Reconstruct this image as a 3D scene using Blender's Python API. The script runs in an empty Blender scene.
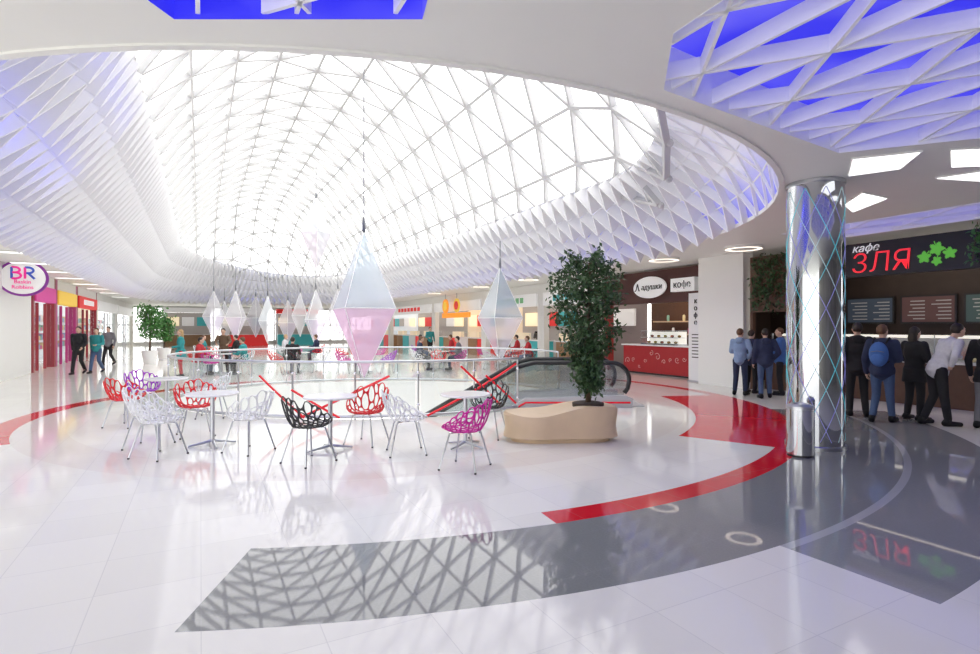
import bpy, bmesh, math, random
from mathutils import Vector, Matrix, Euler
from mathutils.geometry import delaunay_2d_cdt
random.seed(7)
PI=math.pi
sc=bpy.context.scene
col=sc.collection
try:
    sc.view_settings.view_transform='Standard'
    sc.view_settings.look='None'
    sc.view_settings.exposure=0.0
    sc.view_settings.gamma=1.0
except Exception as e: print(e)

# ------------------------------------------------------------------ materials
def mat(name,c,rough=.5,metal=0.,emit=0.,ec=None,var=.06,scale=9.,ior=1.5,coat=0.):
    m=bpy.data.materials.new(name); m.use_nodes=True
    nt=m.node_tree; b=nt.nodes['Principled BSDF']
    tc=nt.nodes.new('ShaderNodeTexCoord'); nz=nt.nodes.new('ShaderNodeTexNoise')
    nz.inputs['Scale'].default_value=scale
    nt.links.new(tc.outputs['Object'],nz.inputs['Vector'])
    mx=nt.nodes.new('ShaderNodeMix'); mx.data_type='RGBA'
    mx.inputs['A'].default_value=(*[max(0,x*(1-var)) for x in c],1)
    mx.inputs['B'].default_value=(*[min(1,x*(1+var)) for x in c],1)
    nt.links.new(nz.outputs['Fac'],mx.inputs['Factor'])
    nt.links.new(mx.outputs['Result'],b.inputs['Base Color'])
    b.inputs['Roughness'].default_value=rough; b.inputs['Metallic'].default_value=metal
    b.inputs['IOR'].default_value=ior
    if coat: b.inputs['Coat Weight'].default_value=coat
    if emit:
        b.inputs['Emission Strength'].default_value=emit
        b.inputs['Emission Color'].default_value=(*(ec or c),1)
    return m
def glassmat(name,tint=(1,1,1),gloss=.08,diff=0.,dcol=(1,1,1),rough=.03):
    m=bpy.data.materials.new(name); m.use_nodes=True; nt=m.node_tree
    for n in list(nt.nodes): nt.nodes.remove(n)
    out=nt.nodes.new('ShaderNodeOutputMaterial')
    tr=nt.nodes.new('ShaderNodeBsdfTransparent'); tr.inputs['Color'].default_value=(*tint,1)
    gl=nt.nodes.new('ShaderNodeBsdfGlossy'); gl.inputs['Roughness'].default_value=rough
    m1=nt.nodes.new('ShaderNodeMixShader'); m1.inputs[0].default_value=gloss
    nt.links.new(tr.outputs[0],m1.inputs[1]); nt.links.new(gl.outputs[0],m1.inputs[2])
    last=m1
    if diff:
        d=nt.nodes.new('ShaderNodeBsdfDiffuse'); d.inputs['Color'].default_value=(*dcol,1)
        t=nt.nodes.new('ShaderNodeBsdfTranslucent'); t.inputs['Color'].default_value=(*dcol,1)
        a=nt.nodes.new('ShaderNodeMixShader'); a.inputs[0].default_value=.5
        nt.links.new(d.outputs[0],a.inputs[1]); nt.links.new(t.outputs[0],a.inputs[2])
        m2=nt.nodes.new('ShaderNodeMixShader'); m2.inputs[0].default_value=diff
        nt.links.new(m1.outputs[0],m2.inputs[1]); nt.links.new(a.outputs[0],m2.inputs[2]); last=m2
    nt.links.new(last.outputs[0],out.inputs['Surface'])
    return m
white=mat('white_paint',(.88,.88,.85),.5,var=.015,scale=2)
whitegloss=mat('white_lacquer',(.88,.88,.88),.15,var=.01)
lattice_m=mat('lattice_off_white',(.58,.58,.59),.4,var=.02)
fin_m=mat('fin_white',(.88,.88,.89),.45,var=.02,emit=.04,ec=(.95,.95,1))  # fins given a faint glow of their own, though no lamp
chrome=mat('chrome',(.86,.87,.9),.07,1.,var=.03)
mirror=mat('column_mirror',(.52,.54,.57),.05,1.,var=.12,scale=1.5)
steel=mat('brushed_steel',(.55,.57,.60),.28,1.,var=.08,scale=30)
darksteel=mat('dark_steel',(.18,.19,.21),.35,1.,var=.08,scale=30)
greypaint=mat('grey_paint',(.55,.56,.58),.3,var=.04)
blackrub=mat('black_rubber',(.015,.015,.017),.4)
redpl=mat('red_plastic',(.75,.012,.02),.3)
magpl=mat('magenta_plastic',(.62,.01,.33),.3)
purpl=mat('purple_plastic',(.35,.02,.55),.3)
blackpl=mat('black_plastic',(.02,.02,.022),.35)
whitepl=mat('pearl_white_plastic',(.86,.87,.89),.25)
redmetal=mat('red_enamel',(.75,.015,.03),.25,emit=.12)
wood=mat('beige_planter',(.70,.53,.35),.4,var=.10,scale=4)
soilm=mat('soil',(.05,.035,.025),.9,var=.4,scale=40)
bark=mat('bark',(.10,.065,.04),.8,var=.3,scale=30)
leafd=mat('dark_leaf',(.038,.09,.028),.45,var=.6,scale=7)
leafl=mat('green_leaf',(.07,.22,.05),.5,var=.5,scale=5)
skylight=glassmat('skylight_glass',(.97,.98,.99),.05)
railglass=glassmat('railing_glass',(.93,.97,.97),.10)
shopglass=glassmat('shop_glass',(.95,.97,.98),.07)
escglass=glassmat('escalator_glass',(.82,.86,.87),.18)
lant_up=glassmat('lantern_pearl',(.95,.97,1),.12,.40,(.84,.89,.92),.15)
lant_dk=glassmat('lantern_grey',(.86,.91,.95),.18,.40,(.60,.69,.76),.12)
lant_lo=glassmat('lantern_pink',(.98,.87,.95),.08,.55,(.88,.66,.82),.2)
lant_lv=glassmat('lantern_lavender',(.95,.90,.98),.10,.42,(.86,.79,.92),.2)
lant_wh=glassmat('lantern_white',(.98,.98,1),.06,.30,(.95,.95,.97),.2)
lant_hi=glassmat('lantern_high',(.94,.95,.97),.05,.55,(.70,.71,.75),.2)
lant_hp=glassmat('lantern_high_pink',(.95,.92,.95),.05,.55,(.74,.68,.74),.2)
lampm=mat('lamp_glow',(1,1,1),.5,emit=1.5,ec=(1,.86,.72))
bluelamp=mat('blue_led',(.2,.2,.9),.5,emit=4,ec=(.20,.21,1))
bluelamp2=mat('blue_led_strong',(.2,.2,.9),.5,emit=7,ec=(.16,.17,1))
darkbrown=mat('dark_brown_wall',(.035,.022,.018),.5,var=.3,scale=3)
brown=mat('brown_board',(.10,.045,.025),.5,var=.2)
redcounter=mat('red_counter',(.42,.02,.025),.3,var=.1)
blackboard=mat('black_board',(.015,.014,.016),.35)
redlet=mat('red_letter',(.8,.02,.03),.4,emit=.7,ec=(.9,.03,.05))
greenlet=mat('green_letter',(.12,.5,.05),.4,emit=.4)
whitelet=mat('white_letter',(.9,.9,.9),.4,emit=.3)
darklet=mat('dark_letter',(.03,.025,.025),.5)
skin=mat('skin',(.62,.40,.30),.5,var=.04)
hairdark=mat('dark_hair',(.025,.018,.013),.6,var=.3,scale=40)
hairbr=mat('brown_hair',(.12,.06,.03),.6,var=.3,scale=40)
hairbl=mat('fair_hair',(.40,.27,.13),.6,var=.3,scale=40)
eyem=mat('dark_eye',(.02,.015,.015),.3); lipm=mat('lip',(.45,.16,.15),.5)
def cloth(n,c): return mat(n,c,.85,var=.15,scale=25)
navy=cloth('navy_cloth',(.02,.03,.075)); blackc=cloth('black_cloth',(.014,.014,.017)); denim=cloth('denim',(.06,.10,.2))
greyc=cloth('grey_cloth',(.17,.17,.19)); tealc=cloth('teal_cloth',(.03,.27,.28)); whitec=cloth('white_cloth',(.66,.66,.70))
redc=cloth('red_cloth',(.5,.03,.04)); bluec=cloth('blue_cloth',(.06,.15,.42)); brownc=cloth('brown_cloth',(.13,.08,.05)); paleblue=cloth('pale_blue_cloth',(.22,.32,.5))

# ------------------------------------------------------------------ mesh builder
class MB:
    def __init__(s): s.v=[]; s.f=[]; s.m=[]
    def add(s,vs,fs,m=0):
        o=len(s.v); s.v+= [tuple(p) for p in vs]
        for f in fs: s.f.append([i+o for i in f]); s.m.append(m)
        return s
    def box(s,x0,x1,y0,y1,z0,z1,m=0):
        vs=[(x,y,z) for x in (x0,x1) for y in (y0,y1) for z in (z0,z1)]
        return s.add(vs,[(0,1,3,2),(4,6,7,5),(0,4,5,1),(2,3,7,6),(0,2,6,4),(1,5,7,3)],m)
    def bar(s,p,q,w,h,up=(0,0,1),m=0):
        p=Vector(p);q=Vector(q);d=(q-p)
        if d.length<1e-6: return s
        d.normalize(); up=Vector(up); si=d.cross(up)
        if si.length<1e-4: si=d.cross(Vector((1,0,0)))
        si.normalize(); u=si.cross(d).normalized()
        vs=[]
        for e in (p,q):
            for a,b in ((-1,-1),(1,-1),(1,1),(-1,1)): vs.append(e+si*(a*w/2)+u*(b*h/2))
        return s.add(vs,[(0,1,2,3),(4,7,6,5),(0,4,5,1),(1,5,6,2),(2,6,7,3),(3,7,4,0)],m)
    def tube(s,pts,rad,n=8,closed=False,m=0,flat=1.):
        pts=[Vector(p) for p in pts]; k=len(pts)
        if not hasattr(rad,'__len__'): rad=[rad]*k
        vs=[];prev=None
        for i in range(k):
            if closed: t=pts[(i+1)%k]-pts[i-1]
            else: t=pts[min(i+1,k-1)]-pts[max(i-1,0)]
            t.normalize()
            if prev is None:
                a=Vector((0,0,1)) if abs(t.z)<.9 else Vector((1,0,0))
                nrm=(a-t*a.dot(t)).normalized()
            else:
                nrm=(prev-t*prev.dot(t))
                nrm=nrm.normalized() if nrm.length>1e-5 else prev
            prev=nrm; b=t.cross(nrm)
            for j in range(n):
                a=2*PI*j/n; vs.append(pts[i]+(nrm*math.cos(a)*flat+b*math.sin(a))*rad[i])
        fs=[]
        for i in range(k if closed else k-1):
            for j in range(n):
                i2=(i+1)%k; fs.append((i*n+j,i*n+(j+1)%n,i2*n+(j+1)%n,i2*n+j))
        if not closed:
            fs.append(tuple(range(n))[::-1]); fs.append(tuple((k-1)*n+j for j in range(n)))
        return s.add(vs,fs,m)
    def lathe(s,prof,n=24,c=(0,0,0),m=0,caps=True):
        vs=[];k=len(prof)
        for r,z in prof:
            for j in range(n):
                a=2*PI*j/n; vs.append((c[0]+r*math.cos(a),c[1]+r*math.sin(a),c[2]+z))
        fs=[(i*n+j,i*n+(j+1)%n,(i+1)*n+(j+1)%n,(i+1)*n+j) for i in range(k-1) for j in range(n)]
        if caps:
            fs.append(tuple(range(n))[::-1]); fs.append(tuple((k-1)*n+j for j in range(n)))
        return s.add(vs,fs,m)
    def ell(s,c,r,n=12,k=7,m=0):
        if not hasattr(r,'__len__'): r=(r,r,r)
        c=Vector(c); vs=[c+Vector((0,0,-r[2]))]
        for i in range(1,k):
            a=-PI/2+PI*i/k
            for j in range(n):
                b=2*PI*j/n; vs.append(c+Vector((r[0]*math.cos(a)*math.cos(b),r[1]*math.cos(a)*math.sin(b),r[2]*math.sin(a))))
        vs.append(c+Vector((0,0,r[2]))); L=len(vs)-1; fs=[]
        for j in range(n):
            fs.append((0,1+(j+1)%n,1+j)); fs.append((L,L-n+j,L-n+(j+1)%n))
        for i in range(k-2):
            for j in range(n):
                o=1+i*n; fs.append((o+j,o+(j+1)%n,o+n+(j+1)%n,o+n+j))
        return s.add(vs,fs,m)
    def limb(s,p,q,r1,r2):
        s.tube([p,q],[r1,r2],10); s.ell(p,r1,10,6); s.ell(q,r2,10,6); return s
    def prism(s,poly,z0,z1,m=0):
        n=len(poly); vs=[(x,y,z0) for x,y in poly]+[(x,y,z1) for x,y in poly]
        fs=[tuple(range(n))[::-1],tuple(range(n,2*n))]+[(i,(i+1)%n,n+(i+1)%n,n+i) for i in range(n)]
        return s.add(vs,fs,m)
    def addmesh(s,me):
        return s.add([v.co.copy() for v in me.vertices],[tuple(p.vertices) for p in me.polygons])
    def mesh(s,name,mats,smooth=False):
        me=bpy.data.meshes.new(name); me.from_pydata(s.v,[],s.f)
        for m in (mats if isinstance(mats,(list,tuple)) else [mats]): me.materials.append(m)
        me.polygons.foreach_set('material_index',s.m)
        bm=bmesh.new(); bm.from_mesh(me); bmesh.ops.recalc_face_normals(bm,faces=bm.faces); bm.to_mesh(me); bm.free()
        if smooth:
            me.polygons.foreach_set('use_smooth',[True]*len(me.polygons))
            if smooth=='auto': me.set_sharp_from_angle(angle=math.radians(38))
        me.update(); return me
    def build(s,name,mats,parent=None,smooth=False,loc=None,rz=0,bevel=0):
        o=bpy.data.objects.new(name,s.mesh(name,mats,smooth)); col.objects.link(o)
        if parent: o.parent=parent
        if loc: o.location=loc
        if rz: o.rotation_euler.z=rz
        if bevel:
            b=o.modifiers.new('bevel','BEVEL'); b.width=bevel; b.segments=2; b.limit_method='ANGLE'
        return o
def linkmesh(name,me,parent=None):
    o=bpy.data.objects.new(name,me); col.objects.link(o); o.parent=parent; return o
def empty(name,label,cat,loc=(0,0,0),rz=0,group=None):
    o=bpy.data.objects.new(name,None); col.objects.link(o); o.location=loc; o.rotation_euler.z=rz
    o.empty_display_size=.1; o['label']=label; o['category']=cat
    if group: o['group']=group
    return o
def tag(o,label,cat,group=None):
    o['label']=label;o['category']=cat
    if group:o['group']=group
    return o
def struct(o): o['kind']='structure'; return o
def evalmesh(o):
    dg=bpy.context.evaluated_depsgraph_get(); dg.update()
    me=bpy.data.meshes.new_from_object(o.evaluated_get(dg))
    return me
def text(name,body,size,m,parent,loc,rot,ext=.01,align='CENTER',shear=0,sx=1,off=0):
    cu=bpy.data.curves.new('text_curve','FONT'); cu.body=body; cu.size=size; cu.align_x=align; cu.align_y='CENTER'; cu.extrude=ext; cu.shear=shear; cu.offset=off
    t=bpy.data.objects.new('text_temp',cu); col.objects.link(t)
    me=evalmesh(t); bpy.data.objects.remove(t)
    me.materials.clear(); me.materials.append(m)
    o=linkmesh(name,me,parent); o.location=loc; o.rotation_euler=rot; o.scale.x=sx
    return o

# ------------------------------------------------------------------ mall frame
A=math.radians(28); ca,sa=math.cos(A),math.sin(A)
def P(u,v,z=0): return Vector((u*ca-v*sa,u*sa+v*ca,z))
def UV(x,y): return (x*ca+y*sa,-x*sa+y*ca)
H=3.75
uc,v0,v1,RM=3.3,11.0,36.0,7.3
ES=1.8
def gz(d): return 10.0-4.7*(d/5.7)**2
def d0(nu): return 5.15+.5*nu

# ------------------------------------------------------------------ floor
C=(-2.4,12.46)
EC=(-2.9,13.6); EA,EB=4.6,3.6
def floor_mat():
    m=bpy.data.materials.new('polished_floor'); m.use_nodes=True; nt=m.node_tree; b=nt.nodes['Principled BSDF']; L=nt.links
    def mth(op,a,bb=None,c=None):
        n=nt.nodes.new('ShaderNodeMath'); n.operation=op
        for i,x in enumerate((a,bb,c)):
            if x is None: continue
            if isinstance(x,(int,float)): n.inputs[i].default_value=x
            else: L.new(x,n.inputs[i])
        return n.outputs[0]
    tc=nt.nodes.new('ShaderNodeTexCoord'); sp=nt.nodes.new('ShaderNodeSeparateXYZ'); L.new(tc.outputs['Object'],sp.inputs[0])
    x,y=sp.outputs[0],sp.outputs[1]
    dx=mth('SUBTRACT',x,C[0]); dy=mth('SUBTRACT',y,C[1])
    r=mth('SQRT',mth('ADD',mth('MULTIPLY',dx,dx),mth('MULTIPLY',dy,dy)))
    ang=mth('MULTIPLY',mth('ARCTAN2',dx,mth('MULTIPLY',dy,-1)),180/PI)
    def band(r0,r1,a0,a1):
        k=mth('MULTIPLY',mth('GREATER_THAN',r,r0),mth('LESS_THAN',r,r1))
        k=mth('MULTIPLY',k,mth('GREATER_THAN',ang,a0)); return mth('MULTIPLY',k,mth('LESS_THAN',ang,a1))
    u=mth('ADD',mth('MULTIPLY',x,ca),mth('MULTIPLY',y,sa)); v=mth('ADD',mth('MULTIPLY',x,-sa),mth('MULTIPLY',y,ca))
    T=.6
    fu=mth('FRACT',mth('DIVIDE',mth('ADD',u,600),T)); fv=mth('FRACT',mth('DIVIDE',mth('ADD',v,600),T))
    line=mth('MAXIMUM',mth('LESS_THAN',fu,.010),mth('LESS_THAN',fv,.010))
    fl=nt.nodes.new('ShaderNodeCombineXYZ'); L.new(mth('FLOOR',mth('DIVIDE',mth('ADD',u,600),T)),fl.inputs[0]); L.new(mth('FLOOR',mth('DIVIDE',mth('ADD',v,600),T)),fl.inputs[1])
    wn=nt.nodes.new('ShaderNodeTexWhiteNoise'); L.new(fl.outputs[0],wn.inputs['Vector'])
    def mix(fac,a,bc):
        n=nt.nodes.new('ShaderNodeMix'); n.data_type='RGBA'
        L.new(fac,n.inputs['Factor'])
        for nm,q in (('A',a),('B',bc)):
            if isinstance(q,tuple): n.inputs[nm].default_value=(*q,1)
            else: L.new(q,n.inputs[nm])
        return n.outputs['Result']
    c=mix(wn.outputs['Value'],(.85,.84,.785),(.89,.88,.825))
    c=mix(band(5.75,6.45,-180,180),c,(.83,.79,.74))
    nz=nt.nodes.new('ShaderNodeTexNoise'); nz.inputs['Scale'].default_value=60; L.new(tc.outputs['Object'],nz.inputs['Vector'])
    gd=mix(nz.outputs['Fac'],(.23,.24,.24),(.29,.30,.30))
    gd2=mix(nz.outputs['Fac'],(.27,.28,.28),(.33,.34,.34))
    c=mix(band(9.45,9.53,29.5,82),c,(.45,.46,.47))
    c=mix(band(8.3,9.45,3.9,82),c,gd)
    c=mix(band(9.53,10.48,29.5,82),c,gd2)
    rfac=band(8.0,8.3,21,140)
    for q in ((6.65,8.3,53.5,98),(6.45,6.85,-135,-45)): rfac=mth('MAXIMUM',rfac,band(*q))
    c=mix(rfac,c,(.72,.014,.035))
    c=mix(mth('MULTIPLY',line,.24),c,(.35,.35,.37))
    L.new(c,b.inputs['Base Color'])
    dark=mth('MAXIMUM',band(8.3,9.45,3.9,82),band(9.53,10.48,29.5,82))
    # polished granite band mirrors more sharply than the white tiles
    L.new(mth('SUBTRACT',.075,mth('MULTIPLY',dark,.045)),b.inputs['Roughness'])
    L.new(mth('ADD',1.46,mth('MULTIPLY',dark,.12)),b.inputs['IOR'])
    return m
floorm=floor_mat()
mb=MB(); X0,X1,Y0,Y1=-55,34,-9,85
angs=sorted([2*PI*i/96 for i in range(96)]+[math.atan2(yy-EC[1],xx-EC[0])%(2*PI) for xx in (X0,X1) for yy in (Y0,Y1)])
inn=[];out=[]
for a in angs:
    c_,s_=math.cos(a),math.sin(a)
    rr=1/math.sqrt((c_/EA)**2+(s_/EB)**2); inn.append((EC[0]+c_*rr,EC[1]+s_*rr,0))
    t=1e9
    if c_>1e-9:t=min(t,(X1-EC[0])/c_)
    if c_<-1e-9:t=min(t,(X0-EC[0])/c_)
    if s_>1e-9:t=min(t,(Y1-EC[1])/s_)
    if s_<-1e-9:t=min(t,(Y0-EC[1])/s_)
    out.append((EC[0]+c_*t,EC[1]+s_*t,0))
n=len(angs)
mb.add(inn+out,[(i,(i+1)%n,n+(i+1)%n,n+i) for i in range(n)])
struct(mb.build('floor',floorm))
mb=MB(); mb.add(inn+[(x,y,-1.1) for x,y,z in inn],[(i,(i+1)%n,n+(i+1)%n,n+i) for i in range(n)])
struct(mb.build('trim_1',white,smooth=True))
mb=MB(); mb.box(-12,8,6,22,-4.55,-4.5); struct(mb.build('floor',mat('lower_floor',(.7,.7,.72),.1)))

# ------------------------------------------------------------------ vault
def in_glass(u,v,ex=0):
    vv=min(max(v,v0),v1); du,dv=u-uc,v-vv
    if v>v1: dv/=ES
    d=math.hypot(du,dv)
    nu=du/d if d>1e-6 else 0
    return d<d0(nu)+ex,d
LT=1.5; RU=LT*.866
def warp(w):
    a=min(abs(w)/7.4,1.3)*1.18
    return math.copysign(5.7*math.sin(a)/math.sin(1.18),w)
vid={};verts=[];tris=[]
def gpos(i,j): return (uc+warp(i*RU),v0-8+(j+.5*(i%2))*LT)
def gv(i,j):
    if (i,j) not in vid:
        u,v=gpos(i,j); d=in_glass(u,v)[1]
        vid[(i,j)]=len(verts); verts.append(Vector((u,v,gz(d))))
    return vid[(i,j)]
for i in range(-7,7):
    for j in range(-2,44):
        if i%2==0: ts=[((i,j),(i,j+1),(i+1,j)),((i+1,j),(i,j+1),(i+1,j+1))]
        else: ts=[((i,j),(i+1,j+1),(i+1,j)),((i,j),(i,j+1),(i+1,j+1))]
        for t in ts:
            ps=[gpos(*q) for q in t]; cu_=sum(p[0] for p in ps)/3; cv_=sum(p[1] for p in ps)/3
            if in_glass(cu_,cv_,.2)[0]: tris.append(tuple(gv(*q) for q in t))
mb=MB(); mb.add(verts,tris); g=struct(mb.build('window_1',skylight,rz=A))
es=set()
for t in tris:
    for a,b in ((0,1),(1,2),(2,0)): es.add(tuple(sorted((t[a],t[b]))))
mb=MB()
for a,b in es:
    p,q=verts[a],verts[b]; mid=(p+q)/2
    vv=min(max(mid.y,v0),v1); dv=mid.y-vv
    if dv>0: dv/=ES*ES
    up=Vector((mid.x-uc,dv,0))*.29+Vector((0,0,1)); up.normalize()
    mb.bar(p-up*.07,q-up*.07,.075,.13,up)
for p in verts: mb.ell(p-Vector((0,0,.06)),(.075,.075,.08),8,4)
struct(mb.build('trim_2',lattice_m,rz=A))
LS=v1-v0; RR=6.4; LA=PI*RR; LF=28.0; PER=2*LS+LA+LF
def spine(s):
    s=(s%1)*PER
    if s<LS: return (uc,v0+s,1,0)
    s-=LS
    if s<LF: a=PI*s/LF; return (uc,v1,math.cos(a),math.sin(a))
    s-=LF
    if s<LS: return (uc,v1-s,-1,0)
    s-=LS; a=PI+s/RR; return (uc,v0,math.cos(a),math.sin(a))
def off(s,d):
    u,v,nu,nv=spine(s); return (u+nu*d,v+nv*d*(ES if nv>0 else 1))
def S(s,t):
    u,v,nu,nv=spine(s); dd=d0(nu); zt=gz(dd)
    st=min(1,max(0,-nv*1.3))
    k=.42+.56*st; kz=.30+.36*st
    p0=(RM,H);p1=(dd+k*(RM-dd),H+kz*(zt-H));p2=(dd,zt)
    d=(1-t)**2*p0[0]+2*t*(1-t)*p1[0]+t*t*p2[0]; z=(1-t)**2*p0[1]+2*t*(1-t)*p1[1]+t*t*p2[1]
    return Vector((*off(s,d),z))
def SN(s,t):
    e=1e-3; a=S(s+e,t)-S(s-e,t); t2=min(t,.98); b=S(s,t2+.01)-S(s,max(t2-.01,0))
    nrm=a.cross(b).normalized(); u,v,nu,nv=spine(s)
    if nrm.x*nu+nrm.y*nv>0: nrm=-nrm
    return nrm
NC,NT=184,4
def backmat():
    m=bpy.data.materials.new('painted_blue_glow_shell'); m.use_nodes=True; nt=m.node_tree; b=nt.nodes['Principled BSDF']; L=nt.links  # blue and lavender LED glow painted into base colour and emission
    def mth(op,a,bb):
        n=nt.nodes.new('ShaderNodeMath'); n.operation=op
        for i,x in enumerate((a,bb)):
            if isinstance(x,(int,float)): n.inputs[i].default_value=x
            else: L.new(x,n.inputs[i])
        return n.outputs[0]
    def mapr(x,a,b_,c,d):
        n=nt.nodes.new('ShaderNodeMapRange'); n.inputs[1].default_value=a; n.inputs[2].default_value=b_; n.inputs[3].default_value=c; n.inputs[4].default_value=d
        L.new(x,n.inputs[0]); return n.outputs[0]
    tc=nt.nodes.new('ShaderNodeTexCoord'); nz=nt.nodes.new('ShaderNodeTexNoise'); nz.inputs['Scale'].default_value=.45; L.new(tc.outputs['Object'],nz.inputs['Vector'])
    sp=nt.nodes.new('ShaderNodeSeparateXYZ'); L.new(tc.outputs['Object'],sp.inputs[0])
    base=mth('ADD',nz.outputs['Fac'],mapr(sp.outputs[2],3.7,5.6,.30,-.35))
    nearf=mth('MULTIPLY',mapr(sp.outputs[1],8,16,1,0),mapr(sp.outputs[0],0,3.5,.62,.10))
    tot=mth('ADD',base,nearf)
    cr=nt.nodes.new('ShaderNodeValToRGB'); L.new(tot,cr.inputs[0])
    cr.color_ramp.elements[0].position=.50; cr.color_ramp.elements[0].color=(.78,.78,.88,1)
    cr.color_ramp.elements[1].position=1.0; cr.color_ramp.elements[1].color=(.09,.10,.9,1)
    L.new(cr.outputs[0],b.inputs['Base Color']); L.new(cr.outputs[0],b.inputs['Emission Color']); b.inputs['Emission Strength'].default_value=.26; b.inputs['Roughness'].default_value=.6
    return m
shellm=backmat()
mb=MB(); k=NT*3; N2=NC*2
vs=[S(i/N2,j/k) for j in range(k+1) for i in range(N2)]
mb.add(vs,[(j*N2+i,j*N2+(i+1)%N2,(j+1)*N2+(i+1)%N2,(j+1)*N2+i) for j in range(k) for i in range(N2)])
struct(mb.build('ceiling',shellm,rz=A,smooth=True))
mb=MB()
def fin(s0,t0,s1,t1,dp=.40):
    p,q=S(s0,t0),S(s1,t1); sm=(s0+s1)/2; up=SN(sm,(t0+t1)/2)
    nv=spine(sm)[3]
    if nv<-.25: dp*=max(.10,1-(-nv-.25)*2.2)
    mb.bar(p+up*dp/2,q+up*dp/2,.028,dp,up)
for j in range(NT+1):
    for i in range(NC):
        o=.5*(j%2); s=(i+o)/NC
        fin(s,j/NT,s+1/NC,j/NT,.10)
        if j<NT:
            fin(s,j/NT,s+.5/NC,(j+1)/NT); fin(s,j/NT,s-.5/NC,(j+1)/NT)
struct(mb.build('trim_3',fin_m,rz=A))
def strip(s0,s1,t,n,m,name):
    b=MB(); pts=[]
    for i in range(n+1):
        s=s0+(s1-s0)*i/n; pts.append(S(s,t)+SN(s,t)*.05)
    b.tube(pts,.018,6); struct(b.build(name,m,rz=A))
sl=(LS+LF)/PER; s2=(2*LS+LF)/PER
strip(0,LS/PER,.10,40,bluelamp,'trim_20')
strip(sl,s2,.10,40,bluelamp,'trim_21')
for i,t in enumerate((.45,.85)): strip(s2-.03,s2+.045,t,20,bluelamp2,'trim_%d'%(22+i))
mb=MB(); NL=220
prof=[(-.03,0.05),(-.03,-.02),(.04,-.02),(.04,.02)]
vs=[]
for i in range(NL):
    for d,z in prof: vs.append((*off(i/NL,RM+d),H+z))
k=len(prof)
mb.add(vs,[(i*k+j,i*k+(j+1)%k,((i+1)%NL)*k+(j+1)%k,((i+1)%NL)*k+j) for i in range(NL) for j in range(k)])
struct(mb.build('trim_4',white,rz=A))

# ------------------------------------------------------------------ flat ceiling with coffers
coff=[[UV(*p) for p in ((1.28,3.8),(2.3,1.6),(7.2,1.6),(7.5,5.0),(4.1,6.4),(1.5,4.7))],
      [UV(*p) for p in ((-2.1,3.62),(-2.5,1.6),(.1,1.6),(-.45,3.62))],
      [(11.3,1.5),(13.0,1.5),(13.0,7.6),(11.3,7.6)],
      [UV(*p) for p in ((-8.2,4.2),(-8.2,1.6),(-4.3,1.6),(-4.6,3.3))]]
cu=bpy.data.curves.new('ceil','CURVE'); cu.dimensions='2D'; cu.fill_mode='BOTH'
def spl(pts):
    s=cu.splines.new('POLY'); s.points.add(len(pts)-1); s.use_cyclic_u=True
    for p,q in zip(s.points,pts): p.co=(q[0],q[1],0,1)
spl([(-9,-6),(20,-6),(20,66),(-9,66)])
spl([off(i/NL,RM) for i in range(NL)])
for c in coff: spl(c)
t=bpy.data.objects.new('t',cu); col.objects.link(t); me=evalmesh(t); bpy.data.objects.remove(t)
me.materials.clear(); me.materials.append(white)
o=linkmesh('ceiling',me); o.location.z=H; o.rotation_euler.z=A; struct(o)
def blue_mat():
    m=bpy.data.materials.new('blue_lit_panel'); m.use_nodes=True; nt=m.node_tree; b=nt.nodes['Principled BSDF']; L=nt.links  # LED light put into the surface as emission, coffer backs and one coffer's walls
    tc=nt.nodes.new('ShaderNodeTexCoord'); nz=nt.nodes.new('ShaderNodeTexNoise'); nz.inputs['Scale'].default_value=.9; L.new(tc.outputs['Object'],nz.inputs['Vector'])
    cr=nt.nodes.new('ShaderNodeValToRGB'); L.new(nz.outputs['Fac'],cr.inputs[0])
    cr.color_ramp.elements[0].position=.42; cr.color_ramp.elements[0].color=(.028,.026,.80,1)
    cr.color_ramp.elements[1].position=.75; cr.color_ramp.elements[1].color=(.22,.20,.95,1)
    L.new(cr.outputs[0],b.inputs['Emission Color']); b.inputs['Base Color'].default_value=(.03,.03,.25,1); b.inputs['Emission Strength'].default_value=.9
    return m
bluem=blue_mat()
def clip(p,q,poly):
    t0,t1=0,1; d=(q[0]-p[0],q[1]-p[1]); n=len(poly)
    for i in range(n):
        a,b=poly[i],poly[(i+1)%n]; ex,ey=b[0]-a[0],b[1]-a[1]
        den=ex*d[1]-ey*d[0]; num=ex*(p[1]-a[1])-ey*(p[0]-a[0])
        if abs(den)<1e-9:
            if num<0: return None
        else:
            t=-num/den
            if den>0: t0=max(t0,t)
            else: t1=min(t1,t)
    if t0>=t1: return None
    return ((p[0]+d[0]*t0,p[1]+d[1]*t0),(p[0]+d[0]*t1,p[1]+d[1]*t1))
coffin=mat('coffer_fin',(.88,.88,.90),.5,var=.02,emit=.06)
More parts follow.
